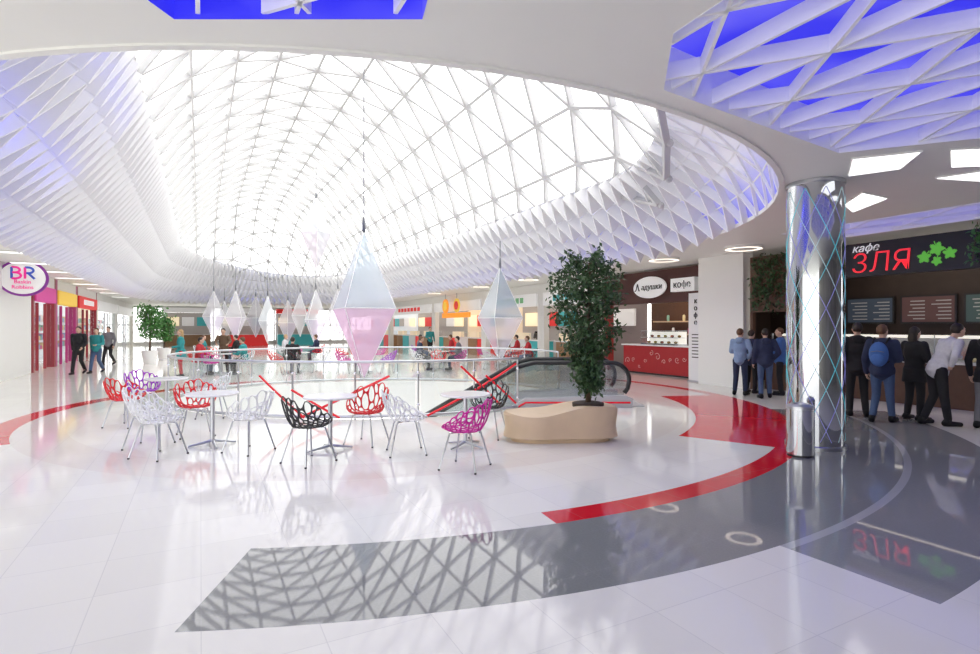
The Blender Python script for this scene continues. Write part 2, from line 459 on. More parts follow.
for ci,poly in enumerate(coff):
    ar=sum(poly[i][0]*poly[(i+1)%len(poly)][1]-poly[(i+1)%len(poly)][0]*poly[i][1] for i in range(len(poly)))
    if ar<0: poly=poly[::-1]
    n=len(poly); mb=MB()
    mb.add([(x,y,H+.40) for x,y in poly],[tuple(range(n))])
    mb.add([(x,y,H-.004) for x,y in poly]+[(x,y,H+.40) for x,y in poly],[(i,(i+1)%n,n+(i+1)%n,n+i) for i in range(n)],0 if ci==1 else 1)
    struct(mb.build('ceiling',[bluem,coffin],rz=A))
    mb=MB()
    lt=1.4; ru=.58
    us=[p[0] for p in poly]; vs_=[p[1] for p in poly]
    for i in range(int((max(us)-min(us))/ru)+3):
        for j in range(-2,int((max(vs_)-min(vs_))/lt)+3):
            def q(a,b): return (min(us)-.3+a*ru,min(vs_)-.5+(b+.5*(a%2))*lt)
            a=q(i,j)
            for e in (q(i,j+1),q(i+1,j),q(i+1,j+1 if i%2 else j-1)):
                r=clip(a,e,poly)
                if r: mb.bar((*r[0],H+.10),(*r[1],H+.10),.028,.14)
    struct(mb.build('trim_%d'%(5+ci),coffin,rz=A))

# ------------------------------------------------------------------ walls
def mbox(name,u0_,u1_,v0_,v1_,z0,z1,m):
    b=MB(); b.box(u0_,u1_,v0_,v1_,z0,z1); return struct(b.build(name,m,rz=A))
greywall=mat('grey_wall',(.44,.43,.41),.5,var=.45,scale=.8)
mbox('wall_left',-5.75,-5.5,9,25.6,0,H,white)
mbox('wall_right',13.2,13.6,9.97,11.5,0,H,white)
mbox('wall_unseen_right',13.6,13.8,-6,1.15,0,H,greywall)  # unseen wall added to darken the column's reflection
mbox('wall_unseen_behind',-2.5,13.6,-6,-5.8,0,H,greywall)  # unseen wall added behind the camera, also for the column's reflection
mbox('wall_cafe_back',16.3,16.5,1.2,11.4,0,H,darkbrown)
mbox('wall_cafe_side',13.6,16.3,11.3,11.5,0,H,darkbrown)
mbox('wall_kiosk_back',16.9,17.1,11.5,17.2,0,H,brown)
mbox('window_2',-9,20,62,62.03,0,H,skylight)
mb=MB()
for i in range(21):
    u=-9+i*1.45
    mb.box(u-.05,u+.05,61.9,62,0,H); mb.bar((u,61.95,0),(u+1.45,61.95,H),.06,.08,(0,1,0)); mb.bar((u+1.45,61.95,0),(u,61.95,H),.06,.08,(0,1,0))
mb.box(-9,20,61.85,62,0,.25); mb.box(-9,20,61.85,62,1.85,1.95); mb.box(-9,20,61.85,62,H-.2,H)
struct(mb.build('trim_9',lattice_m,rz=A))

goodcols=[mat('goods_%d'%i,c,.6,emit=.12) for i,c in enumerate([(.6,.15,.3),(.7,.6,.35),(.3,.42,.6),(.8,.8,.8),(.25,.45,.35)])]
def sh(n,c,e=.6): return mat(n,c,.5,emit=e)
pinks=sh('pink_sign',(.65,.06,.32),.25); yel=sh('yellow_sign',(.9,.6,.08),.3); reds=sh('red_sign',(.70,.03,.03),.3); whs=sh('white_sign',(.88,.88,.88),.2)
oras=sh('orange_sign',(.95,.33,.03),.5); grns=sh('green_sign',(.18,.42,.22),.2); teals=sh('teal_sign',(.05,.36,.38),.25)
warmw=sh('warm_interior',(.75,.62,.45),.4); coolw=sh('cool_interior',(.7,.75,.8),.4); pinkw=sh('pink_interior',(.7,.3,.45),.3); darkw=sh('dim_interior',(.25,.2,.2),.1)  # shop lighting put into these and the grey interior as emission
greyi=sh('grey_interior',(.40,.37,.35),.2); menum=sh('menu_glow',(.9,.75,.5),.7); woodp=mat('stand_wood',(.35,.2,.1),.5,var=.2)
def shopfront(side,u,va,vb,signm,backm,label,marks=None,pierm=None,food=None):
    t=empty('shopfront',label,'shop',P(u,(va+vb)/2),A); w=(vb-va)/2; s=side
    def bx(x0,x1,*r):
        b=MB(); a,c=sorted((x0*s,x1*s)); b.box(a,c,*r); return b
    for e in (-1,1):
        y0,y1=sorted((e*w*.998,e*(w-.28))); bx(0,.3,y0,y1,0,H-.01).build('pier',pierm or white,t)
    sb=bx(-.06,.2,-w+.28,w-.28,2.7,3.3).build('sign_band',signm,t)
    bx(0,.2,-w+.28,w-.28,3.3,H-.01).build('header',white,t)
    bx(2.6,2.7,-w+.01,w-.01,0,H-.01).build('back_wall',backm,t)
    if food:
        k=max(2,int(w*2/1.5)); st=(2*w-1)/k
        for i in range(k):
            y=-w+.5+st*(i+.5); hw=st*.47
            bx(.5,1.1,y-hw,y+hw,0,1.0).build('counter',food[i%len(food)],t)
            bx(2.45,2.55,y-hw,y+hw,1.75,2.5).build('menu_board',[menum,teals,whs,reds,greyi][(i*2+int(va))%5],t)
            bx(.55,.95,y-hw*.8,y+hw*.8,1.06,1.4).build('display_case',[shopglass,warmw][i%2],t)
        bx(.45,1.15,-w+.45,w-.45,1.0,1.06).build('worktop',whitegloss,t)
    else:
        b=bx(.12,.15,-w+.28,-.6,0.1,2.65); a,c=sorted((.12*s,.15*s)); b.box(a,c,.6,w-.28,.1,2.65); b.build('glass_pane',shopglass,t)
        b=MB()
        for y in (-.62,.62): a,c=sorted((.08*s,.18*s)); b.box(a,c,y-.04,y+.04,0,2.65)
        b.build('door_frame',pierm or steel,t)
        b=MB()
        a,c=sorted((2.1*s,2.55*s))
        for z in (.5,1.0,1.5,2.0):
            b.box(a,c,-w+.5,w-.5,z-.03,z,0)
            y=-w+.6
            while y<w-.8:
                ww=random.uniform(.15,.4); b.box(a,c-.05 if s<0 else c,y,y+ww,z,z+random.uniform(.18,.38),random.randint(1,5)); y+=ww+.08
        b.build('display_shelf',[white]+goodcols,t)
    if marks:
        b=MB(); a,c=sorted((-.085*s,-.06*s)); y=-w*.5
        for i in range(7):
            b.box(a,c,y,y+w*.1,2.88,3.15); y+=w*.145
        b.build('sign_lettering',marks,sb)
    return t
dred=mat('dark_red_frame',(.28,.015,.03),.4); magf=mat('magenta_frame',(.45,.03,.2),.4)
shopfront(-1,-5.5,25.8,29.5,pinks,pinkw,'shop with magenta sign and dark red frame next to the plain white wall',None,dred)
shopfront(-1,-5.5,29.5,34,yel,greyi,'shop with yellow sign band, left side of the hall',None,magf)
shopfront(-1,-5.5,34,40,reds,coolw,'shop with red sign band on the left side of the hall',whitelet,dred)
shopfront(-1,-5.5,40,49,whs,coolw,'white fronted shop far along the left corridor')
shopfront(-1,-5.5,49,60,whs,warmw,'farthest white shop at end of the left corridor')
shopfront(1,14.2,17.4,21.6,whs,darkw,'white food stand with teal sign letters beside the coffee kiosk',teals,None,[brown,woodp])
shopfront(1,14.2,21.6,27.5,whs,greyi,'white food stand with green sign letters between kiosk and orange sign',grns,None,[teals,whitegloss,brown])
shopfront(1,14.2,27.5,35,whs,warmw,'food stand behind the round orange sign beyond the atrium',None,None,[reds,woodp,whitegloss])
shopfront(1,14.2,35,45,whs,greyi,'plain white signed food stand beyond the orange sign',reds,None,[teals,woodp,reds,whitegloss])
shopfront(1,14.2,45,60,whs,coolw,'farthest white signed food stand on the right side',None,None,[woodp,reds,teals,whitegloss])
def hang_sign(u,v,z,r,m1,m2,label):
    t=empty('round_sign',label,'sign',P(u,v,z),A)
    b=MB(); b.tube([(0,0,0),(.06,0,0)],r,24); b.build('disc',m1,t); b=MB(); b.tube([(-.03,0,0),(0,0,0)],r*.62,24); b.build('centre',m2,t)
    b=MB(); b.tube([(.03,0,r),(.03,0,H-z)],.03,8); b.build('hanger',steel,t)
hang_sign(13.6,31.6,3.0,.45,oras,yel,'round orange sign with yellow centre beyond the atrium')
hang_sign(13.6,29.9,3.0,.42,yel,reds,'round yellow sign with red centre beyond the atrium')
t=empty('orange_sign_board','long glowing orange sign board under two round signs','sign',P(13.9,30.8,2.28),A)
b=MB(); b.box(0,.12,-2.0,2.0,0,.3); b.build('board',oras,t)
for y in (-1.8,1.8):
    b=MB(); b.tube([(.06,y,.3),(.06,y,.42)],.02,6); b.build('hanger',steel,t)
def stall(u,v,w,c1,c2,label):
    t=empty('food_stall',label,'stall',P(u,v),A)
    b=MB(); b.box(-w,w,0,.7,0,1.0); b.build('counter',c1,t)
    b=MB(); b.box(-w-.05,w+.05,-.05,.75,1.0,1.06); b.build('worktop',whitegloss,t)
    for x in (-w+.06,w-.06):
        b=MB(); b.box(x-.06,x+.06,.9,1.02,0,3.0); b.build('post',steel,t)
    b=MB(); b.box(-w-.1,w+.1,-.1,1.1,3.0,3.4); b.build('canopy',c2,t)
    b=MB(); b.box(-w,w,1.8,1.9,0,3.0); b.build('back_panel',greyi,t)
    for i in range(3):
        b=MB(); x=-w+(i+.5)*2*w/3; b.box(x-w*.27,x+w*.27,1.72,1.8,1.8,2.6); b.build('menu_board',[menum,whs,teals][i],t)
stall(-1.0,55,1.8,woodp,whs,'wooden food stall with white canopy at left of the far end')
stall(3.6,54,1.9,reds,whs,'red food stall with white canopy in middle of the far end')
stall(8.3,55,1.8,teals,reds,'teal food stall with red canopy at right of the far end')

# ------------------------------------------------------------------ blade sign with BR
t=empty('round_blade_sign','oval white shop sign with violet ring and large letters, on left white wall','sign',P(-5.0,22.3,3.26),A)
def oval(rx,rz_,y0,y1,n=40):
    b=MB(); b.add([(rx*math.cos(2*PI*i/n),y,rz_*math.sin(2*PI*i/n)) for y in (y0,y1) for i in range(n)],
      [tuple(range(n)),tuple(range(n,2*n))]+[(i,(i+1)%n,n+(i+1)%n,n+i) for i in range(n)]); return b
rim=oval(.65,.58,0,.1).build('rim',sh('violet_rim',(.24,.03,.30),.15),t)
oval(.58,.51,-.012,.0).build('face',whs,t)
bl=sh('blue_letter',(.05,.1,.5),.2); mg=sh('pink_letter',(.8,.03,.3),.3)
def stroke(pts,m,name): b=MB(); b.tube([(x,-.022,z) for x,z in pts],.034,6,flat=1); b.build(name,m,t,smooth=True)
def arc(cx,cz,rx,rz_,a0,a1,n=10): return [(cx+rx*math.cos(a0+(a1-a0)*i/n),cz+rz_*math.sin(a0+(a1-a0)*i/n)) for i in range(n+1)]
stroke([(-.27,-.02),(-.27,.34)],bl,'letter_stroke')
stroke([(-.27,.34),(-.2,.34)]+arc(-.2,.255,.13,.085,PI/2,-PI/2)+[(-.26,.17)],mg,'letter_stroke')
stroke([(-.22,.17),(-.19,.17)]+arc(-.19,.075,.15,.095,PI/2,-PI/2)+[(-.27,-.02)],mg,'letter_stroke')
stroke([(.06,-.02),(.06,.34)],mg,'letter_stroke')
stroke([(.06,.34),(.14,.34)]+arc(.14,.25,.13,.09,PI/2,-PI/2)+[(.08,.16),(.14,.16),(.30,-.02)],bl,'letter_stroke')
text('lettering','Baskin\nRobbins',.17,mg,t,(0,-.02,-.21),(PI/2,0,0),ext=.012)
b=MB(); b.tube([(-.72,.05,0),(-.5,.05,0)],.03,8); b.build('bracket',steel,rim)

# ------------------------------------------------------------------ column and bin
t=empty('mirror_column','chrome mirrored round column with diagonal lines and painted neon reflections beside the red floor band','column',(4.64,7.77,0))
b=MB(); b.lathe([(.36,.06),(.36,H-.02)],64); b.build('shaft',mirror,t,smooth='auto')
b=MB(); b.lathe([(.385,0),(.385,.05),(.365,.06)],48); b.build('base_ring',steel,t,smooth='auto')
b=MB(); b.lathe([(.365,H-.06),(.375,H-.05),(.375,H-.005)],48); b.build('collar',steel,t,smooth='auto')
strips=[mat('cyan_reflection',(.12,.62,.70),.3,emit=.25),mat('violet_reflection',(.35,.35,.80),.3,emit=.15),mat('pale_strip',(.55,.78,.80),.3,emit=.1)]  # cyan and violet are painted neon reflections, pale ones are pattern lines
for k in range(9):
    for d in (-1,1):
        b=MB(); pp=[]
        for i in range(41):
            z=.12+3.5*i/40; a=k*2*PI/9+d*z*1.25
            pp.append((.362*math.cos(a),.362*math.sin(a),z))
        b.tube(pp,.0042,5); b.build('diagonal_streak',strips[(k+(d>0))%3],t,smooth=True)
t=empty('litter_bin','chrome cylindrical litter bin at the foot of mirrored column','bin',(4.10,7.2,0))
b=MB(); b.lathe([(.165,.03),(.165,.62)],32); body=b.build('body',mirror,t,smooth='auto')
b=MB(); b.lathe([(.155,0),(.155,.03)],32); b.build('foot',blackpl,t)
b=MB(); b.lathe([(.17,.62),(.17,.66),(.11,.69),(.10,.66),(.10,.63)],32); b.build('lid_ring',steel,t,smooth='auto')

# ------------------------------------------------------------------ ceiling lights
def poly_light(pts,label):
    cx=sum(p[0] for p in pts)/len(pts); cy=sum(p[1] for p in pts)/len(pts)
    t=empty('ceiling_light',label,'light',(cx,cy,H)); pl=[(x-cx,y-cy) for x,y in pts]
    b=MB(); b.prism([(x*1.06,y*1.06) for x,y in pl],-.02,0); b.build('frame',white,t)
    b=MB(); b.prism(pl,-.03,-.02); b.build('diffuser',lampm2,t)
lampm2=mat('panel_glow',(1,1,1),.5,emit=1.5,ec=(1,.99,.97))
poly_light([(4.4,6.6),(5.0,6.33),(5.25,6.97),(4.81,7.3)],'lit ceiling panel above and right of column top')
poly_light([(5.3,6.26),(5.7,6.2),(6.2,6.84),(5.85,6.9)],'lit ceiling panel at the right frame edge, upper one')
poly_light([(6.1,7.43),(6.46,7.1),(6.9,7.58)],'small triangular lit ceiling panel at right frame edge')
poly_light([(5.9,9.06),(5.65,8.26),(6.27,8.6),(6.4,9.6)],'lit ceiling panel close behind the column top')
def disc_light(x,y,label,r=.45,grp=None):
    t=empty('ceiling_ring_light',label,'light',(x,y,H),0,grp)
    b=MB(); b.lathe([(r,-.07),(r,0)],28); b.build('housing',white,t,smooth='auto')
    b=MB(); k=28
    b.add([(rr*math.cos(2*PI*j/k),rr*math.sin(2*PI*j/k),-.075) for rr in (r*.72,r*.96) for j in range(k)],[(j,(j+1)%k,k+(j+1)%k,k+j) for j in range(k)]); b.build('glowing_ring',lampm,t)
for (u,v,l) in ((12.2,11.9,'round ceiling light in front of the white pier by the kiosk'),(12.3,15.6,'round ceiling light in front of the coffee kiosk'),(12.2,19.5,'round ceiling light before the stand with teal letters'),(12.2,24,'round ceiling light before the stand with green letters'),(12.2,30,'round ceiling light before the orange signed stand'),(12.2,9.2,'round ceiling light in front of the vine panel')):
    p=P(u,v); disc_light(p.x,p.y,l)
for i,v in enumerate((19,22,25,28,31.5,35,39,44)):
    p=P(-4.75,v); t=empty('ceiling_strip_light','short white strip light in the row on the left corridor soffit','light',(p.x,p.y,H),A,'strip lights along the left soffit')
    b=MB(); b.box(-.5,.5,-.16,.16,-.04,0); b.build('housing',white,t); b=MB(); b.box(-.46,.46,-.12,.12,-.05,-.04); b.build('diffuser',lampm2,t)

# ------------------------------------------------------------------ lanterns
def lantern(x,y,z,rad,hu,hl,up,lo,label,rot,up2=None,lo2=None):
    u,v=UV(x,y); d=in_glass(u,v)[1]; ceil=gz(d)-.15 if d<5 else 4.6
    t=empty('crystal_lantern',label,'hanging lantern',(x,y,z),rot,'faceted lanterns hanging in the atrium')
    R=[(rad*math.cos(a),rad*math.sin(a),0) for a in (0,PI/2,PI,1.5*PI)]
    T=(0,0,hu);B=(0,0,-hl)
    for i in range(4):
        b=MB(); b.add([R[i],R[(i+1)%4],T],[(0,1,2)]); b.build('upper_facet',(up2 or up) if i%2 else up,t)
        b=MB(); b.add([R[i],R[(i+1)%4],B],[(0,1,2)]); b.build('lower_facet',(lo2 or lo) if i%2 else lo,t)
    b=MB()
    for i in range(4):
        b.tube([R[i],R[(i+1)%4]],.009,6); b.tube([R[i],T],.009,6); b.tube([R[i],B],.009,6)
    b.build('frame',whitegloss,t)
    b=MB(); b.lathe([(.02,hu-.05),(.04,hu),(.04,hu+.12),(.02,hu+.3)],10); b.tube([(0,0,hu+.3),(0,0,ceil-z)],.012,6); b.build('suspension_rod',darksteel,t)
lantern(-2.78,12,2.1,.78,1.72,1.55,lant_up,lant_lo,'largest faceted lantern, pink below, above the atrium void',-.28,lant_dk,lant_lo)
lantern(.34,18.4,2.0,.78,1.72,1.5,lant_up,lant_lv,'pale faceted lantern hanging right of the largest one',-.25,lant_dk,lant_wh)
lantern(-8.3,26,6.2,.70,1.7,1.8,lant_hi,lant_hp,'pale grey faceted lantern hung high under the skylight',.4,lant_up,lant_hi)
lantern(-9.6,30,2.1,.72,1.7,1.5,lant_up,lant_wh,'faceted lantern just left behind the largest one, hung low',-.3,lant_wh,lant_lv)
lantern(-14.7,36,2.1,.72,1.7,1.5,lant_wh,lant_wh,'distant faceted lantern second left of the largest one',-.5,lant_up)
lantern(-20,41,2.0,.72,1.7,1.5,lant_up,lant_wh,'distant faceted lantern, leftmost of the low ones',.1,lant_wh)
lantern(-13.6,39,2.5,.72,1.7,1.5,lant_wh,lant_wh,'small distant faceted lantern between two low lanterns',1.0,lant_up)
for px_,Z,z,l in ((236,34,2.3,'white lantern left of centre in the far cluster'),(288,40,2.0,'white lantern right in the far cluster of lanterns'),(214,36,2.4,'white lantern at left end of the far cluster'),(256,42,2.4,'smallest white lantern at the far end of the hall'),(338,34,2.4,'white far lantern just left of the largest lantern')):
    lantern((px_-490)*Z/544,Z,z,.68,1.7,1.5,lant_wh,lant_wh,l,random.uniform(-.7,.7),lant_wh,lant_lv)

# ------------------------------------------------------------------ railing
t=empty('glass_railing','curved glass railing with steel handrail around the atrium void','railing',(EC[0],EC[1],0))
ER=(EA+.06,EB+.06)
def ep(a,z,o=0): return ((ER[0]+o)*math.cos(a),(ER[1]+o)*math.sin(a),z)
ga,gb=math.radians(5),math.radians(318)
NP=22
b=MB(); b.tube([ep(ga+(gb-ga)*i/120,1.06) for i in range(121)],.026,10); b.build('handrail',steel,t,smooth=True)
b=MB(); b.tube([ep(ga+(gb-ga)*i/120,.06) for i in range(121)],.03,6); b.build('base_channel',steel,t,smooth=True)
for i in range(NP+1):
    a=ga+(gb-ga)*i/NP
    b=MB(); b.tube([ep(a,0),ep(a,1.06)],.018,8); po=b.build('post',steel,t,smooth='auto')
    for z in (.25,.85):
        b=MB(); b.ell(ep(a,z),(.03,.03,.03),8,5); b.build('clamp',chrome,po,smooth=True)
    if i<NP:
        a2=ga+(gb-ga)*(i+1)/NP; e=.012
        b=MB(); k=4; q=[a+e+(a2-a-2*e)*j/k for j in range(k+1)]
        b.add([ep(x,.1) for x in q]+[ep(x,1.0) for x in q],[(j,j+1,k+2+j,k+1+j) for j in range(k)])
        b.build('glass_panel',railglass,t)
for (d1,z1_,d2,z2_) in ((-97,.04,-77,.80),(-88,.04,-99,.55),(-69,.02,-43,.95),(-53,.75,-43,.15),(-107,.8,-96,.04),(-60,.95,-48,.12)):
    b=MB(); b.tube([ep(math.radians(d1+(d2-d1)*i/8),z1_+(z2_-z1_)*i/8,.025) for i in range(9)],.022,6); b.build('red_bar',redmetal,t)

# ------------------------------------------------------------------ escalator
t=empty('escalator','escalator descending left into the atrium void with black handrails','escalator',(0,0,0))
EY0,EY1=11.55,12.85; XT,XL=2.95,.75; tn=math.tan(math.radians(30)); XB=-5.3
def ez(x): return 0 if x>XL else -(XL-x)*tn
for y in (EY0,EY1):
    rr=.36; zc=.94-rr
    nose=[(XT-rr+rr*math.cos(a),zc+rr*math.sin(a)) for a in [-PI*.10+PI*.60*i/12 for i in range(13)]]
    nose=[(XT-.10,.30),(XT-.03,.40)]+nose
    path=[(x,y,z) for x,z in nose]+[(x,y,.94) for x in (XT-.9,XT-1.4,XL+.2)]+[(x,y,.94+ez(x)-.0) for x in (XL-.15,XL-1,XL-2,XL-3,XL-4,XB)]
    b=MB(); b.tube(path,.048,10); b.build('handrail',blackrub,t,smooth=True)
    outl=[(x,.90+ez(x)) for x in (XB,XL-3,XL-1,XL,XT-.6)]+[(XT-rr+(rr-.03)*math.cos(a),zc+(rr-.03)*math.sin(a)) for a in [PI/2-PI*.6*i/8 for i in range(9)]]+[(XT-.12,.25),(XT-.2,.12)]
    low=[(XT-.6,.12),(XL,.12)]+[(x,.12+ez(x)) for x in (XL-1,XL-3,XB)]
    pl=outl+low; n=len(pl); b=MB()
    b.add([(x,y-.012,z) for x,z in pl]+[(x,y+.012,z) for x,z in pl],[tuple(range(n)),tuple(range(n,2*n))]+[(i,(i+1)%n,n+(i+1)%n,n+i) for i in range(n)])
    b.build('balustrade_glass',escglass,t)
    e=-1 if y==EY0 else 1
    yo=y+e*.1
    pl=[(XL+.02,.0),(XT+.05,.0),(XT+.05,.20),(XT-.1,.26),(XL,.20),(XB,.20+ez(XB)),(XB,-.75+ez(XB)),(XL-.2,-.62)]
    n=len(pl); ya,yb=sorted((y-e*.03,yo)); b=MB()
    b.add([(x,ya,z) for x,z in pl]+[(x,yb,z) for x,z in pl],[tuple(range(n)),tuple(range(n,2*n))]+[(i,(i+1)%n,n+(i+1)%n,n+i) for i in range(n)])
    sc_c=b.build('side_cladding',greypaint,t)
    b=MB(); b.tube([(XT,yo+e*.012,.11),(XL,yo+e*.012,.11),(XB,yo+e*.012,.11+ez(XB))],.02,6); b.build('red_edge',redmetal,sc_c)
b=MB(); b.box(XL-.1,XT+.35,EY0+.06,EY1-.06,.001,.02); b.build('landing_plate',greypaint,t)
x=XL-.1;i=0
while x-.4>XB:
    b=MB(); z=ez(x-.2); b.box(x-.4,x,EY0+.07,EY1-.07,z-.26,z-.02); b.box(x-.4,x-.37,EY0+.07,EY1-.07,z-.02,z-.015,1); b.build('step',[greypaint,yel],t); x-=.4

# ------------------------------------------------------------------ chairs and tables
def shell_mesh():
    rnd=random.Random(3); pts=[]
    N=62
    for i in range(N):
        r=math.sqrt((i+.5)/N)*.98; a=i*2.39996+rnd.uniform(-.15,.15); r*=rnd.uniform(.95,1.05)
        pts.append(Vector((r*math.cos(a),r*math.sin(a))))
    K=24
    for i in range(K): pts.append(Vector((1.13*math.cos(2*PI*i/K),1.13*math.sin(2*PI*i/K))))
    vc,ed,fc=delaunay_2d_cdt(pts,[],[],0,1e-5)[:3]
    cen=[(vc[f[0]]+vc[f[1]]+vc[f[2]])/3 for f in fc]
    def tub(p):
        x,y=p; rho=min(math.hypot(x,y),1.04); th=math.atan2(x,y); c=math.cos(th)
        hr=.19-.175*c
        if rho<.6: r=.215*rho/.6; z=.445+.02*(rho/.6)**3
        else:
            k=(rho-.6)/.4; r=.215+.065*math.sin(min(k,1)*PI/2); z=.465+hr*k
            if c<0: r+=.05*k*(-c)
        return (r*math.sin(th)*1.04,r*math.cos(th),z)
    adj={}
    for i,f in enumerate(fc):
        for v in f: adj.setdefault(v,[]).append(i)
    b=MB(); b.v=[tub(c) for c in cen]
    for v in range(len(vc)):
        if vc[v].length>1.1: continue
        a=sorted(adj[v],key=lambda i: math.atan2(cen[i].y-vc[v].y,cen[i].x-vc[v].x))
        if len(a)>2: b.f.append(a); b.m.append(0)
    o=b.build('tmp',whitepl)
    m=o.modifiers.new('w','WIREFRAME'); m.thickness=.026; m.use_even_offset=False; m.use_boundary=True; m.use_replace=True
    m2=o.modifiers.new('s','SUBSURF'); m2.levels=1; m2.render_levels=1
    me=evalmesh(o); bpy.data.objects.remove(o)
    me.polygons.foreach_set('use_smooth',[True]*len(me.polygons))
    return me
shell0=shell_mesh()
shells={}
for k,m in (('red',redpl),('black',blackpl),('magenta',magpl),('white',whitepl),('purple',purpl)):
    me=shell0.copy(); me.materials.clear(); me.materials.append(m); shells[k]=me
legm=[];glide=[]
for sx in (-1,1):
    for sy in (-1,1):
        b=MB(); b.tube([(sx*.10,sy*.10,.437),(sx*.14,sy*.14,.43),(sx*.235,sy*.235,.012)],.0115,8); legm.append(b.mesh('leg',steel,'auto'))
        b=MB(); b.lathe([(.014,0),(.014,.02)],8,(sx*.236,sy*.236,0)); glide.append(b.mesh('foot_glide',blackpl))
b=MB(); b.tube([(-.14,-.14,.43),(.14,.14,.43)],.010,6); b.tube([(.14,-.14,.43),(-.14,.14,.43)],.010,6); b.lathe([(.05,.425),(.05,.445)],12); brk=b.mesh('bracket',chrome)
def chair(x,y,rz,c,label,grp):
    t=empty('lattice_chair',label,'chair',(x,y,0),rz,grp)
    linkmesh('seat_shell',shells[c],t); linkmesh('seat_bracket',brk,t)
    for l,g in zip(legm,glide):
        lo=linkmesh('leg',l,t); linkmesh('foot_glide',g,lo)
    return t
def table(x,y,label,grp,r=.36):
    t=empty('round_table',label,'table',(x,y,0),random.uniform(0,1.5),grp)
    b=MB(); b.lathe([(r-.015,.725),(r,.732),(r,.748),(r-.008,.755)],40); b.build('tabletop',whitegloss,t,smooth='auto')
    b=MB(); b.lathe([(.03,.05),(.03,.71),(.1,.715),(.1,.725)],16); b.build('pedestal',steel,t,smooth='auto')
    for k in range(4):
        a=k*PI/2; b=MB(); b.tube([(.02*math.cos(a),.02*math.sin(a),.07),(.15*math.cos(a),.15*math.sin(a),.045),(.31*math.cos(a),.31*math.sin(a),.016)],[.024,.02,.014],8); b.build('foot',steel,t,smooth='auto')
    return t
GF='lattice chairs near the atrium front'; GT='white round tables'
TA=(-3.99,7.83);TB=(-2.20,7.5);TC=(-.35,7.75);TD=(-6.0,10.1)
table(*TA,'white round table left of the other front tables, red chair behind it',GT)
table(*TB,'white round table between the black and red chairs',GT)
table(*TC,'white round table nearest the planter, magenta chair in front',GT)
table(*TD,'white round table farther back on the left, by the red chair',GT)
def face(x,y,T,j=0): return math.atan2(T[1]-y,T[0]-x)-PI/2+j
for x,y,c,T,j,l in (
 (-.30,6.58,'magenta',TC,1.15,'magenta lattice chair, nearest the camera'),
 (-2.28,6.85,'black',TB,-.45,'black lattice chair in the front beside the middle table'),
 (-1.80,7.95,'red',TB,.4,'red lattice chair just right of the middle table'),
 (-1.13,7.35,'white',TC,-.2,'white lattice chair between the red and magenta chairs'),
 (-.02,8.45,'black',TC,.1,'black lattice chair beside the planter behind a table'),
 (-4.62,8.55,'red',TA,-.1,'red lattice chair behind the left front table'),
 (-4.35,7.15,'white',TA,.2,'white lattice chair left of the left front table'),
 (-3.30,7.45,'white',TA,.1,'white lattice chair between left and middle tables'),
 (-6.25,9.35,'red',TD,.2,'leftmost red lattice chair beside the far left table'),
 (-6.75,10.6,'purple',TD,0,'purple lattice chair behind the leftmost red chair'),
 (-5.25,10.3,'white',TD,0,'white lattice chair right of the far left table'),
 (-4.85,7.75,'white',TA,0,'white lattice chair close in front of the leftmost red chair'),
 ): chair(x,y,face(x,y,T,j),c,l,GF)
GB='lattice chairs beyond the atrium'
bt=[]
for i,(x,y,l) in enumerate(((-9.6,19.5,'leftmost white round table beyond the atrium'),(-7.2,20.5,'white round table second from left beyond the atrium'),(-4.6,20.2,'white round table behind the largest lantern'),(-2.0,21.5,'white round table fourth from left beyond the atrium'),(.8,22.0,'rightmost near white round table beyond the atrium'),(-5.8,24.5,'white round table behind the front row beyond the atrium'),(-12.4,25,'white round table of the back row by the potted trees'),(-9.2,26.5,'white round table in the middle of the back row'),(-2.6,26.0,'white round table of the back row before the orange sign'),(.5,24.9,'white round table of the back row before the green letters'))):
    table(x,y,l,GT,.4); bt.append((x,y))
cols=['red','magenta','white','red','black','white','magenta','red','purple','white','red','magenta','white','red','black','red']
pos=['left of','in front of','right of']
tnames=['the leftmost far table','the second far table','the far table behind the largest lantern','the fourth far table','the rightmost far table','the table behind the front row','the back table by potted trees','the middle back table','the back table before the orange sign','the back table before green letters']
ci=0; seats=[]
for i,(x,y) in enumerate(bt):
    for k,(dx,dy) in enumerate(((-.80,-.1),(.05,-.85),(.80,.05))):
        c=cols[ci%len(cols)]; ci+=1
        chair(x+dx,y+dy,face(x+dx,y+dy,(x,y)),c,'%s lattice chair %s %s'%(c,pos[k],tnames[i]),GB)
        seats.append((x+dx,y+dy,face(x+dx,y+dy,(x,y))))

# ------------------------------------------------------------------ planter with tree
t=empty('bench_planter','beige wavy bench planter holding the tall ficus','planter',(1.02,8.35,0),-.06)
poly=[]
for i in range(64):
    a=2*PI*i/64; r=1+.13*math.cos(3*a+.9)+.05*math.cos(2*a)
    poly.append((.79*math.cos(a)*r,.56*math.sin(a)*r))
def ring(f,z,dz=0):
    return [(x*f,y*f,z+dz*(.55*math.cos((x-.55)*3.6)+.25*x/.8)) for x,y in poly]
rings=[ring(.86,0),ring(.86,.05),ring(1.0,.07),ring(.97,.22,.02),ring(1.0,.42,.10),ring(.97,.46,.11),ring(.6,.47,.08)]
n=64; b=MB(); vs=[p for r in rings for p in r]; nr=len(rings)
b.add(vs,[(i*n+j,i*n+(j+1)%n,(i+1)*n+(j+1)%n,(i+1)*n+j) for i in range(nr-1) for j in range(n)]+[tuple(range(n))[::-1],tuple((nr-1)*n+j for j in range(n))])
b.build('body',wood,t,smooth='auto')
b=MB(); b.lathe([(.24,.46),(.24,.545),(.2,.555)],24,(.48,.0,0)); b.build('soil',soilm,t,smooth='auto')
tx,ty=1.5,8.32
t=empty('ficus_tree','tall dark green ficus tree growing from beige planter','tree',(tx,ty,.53))
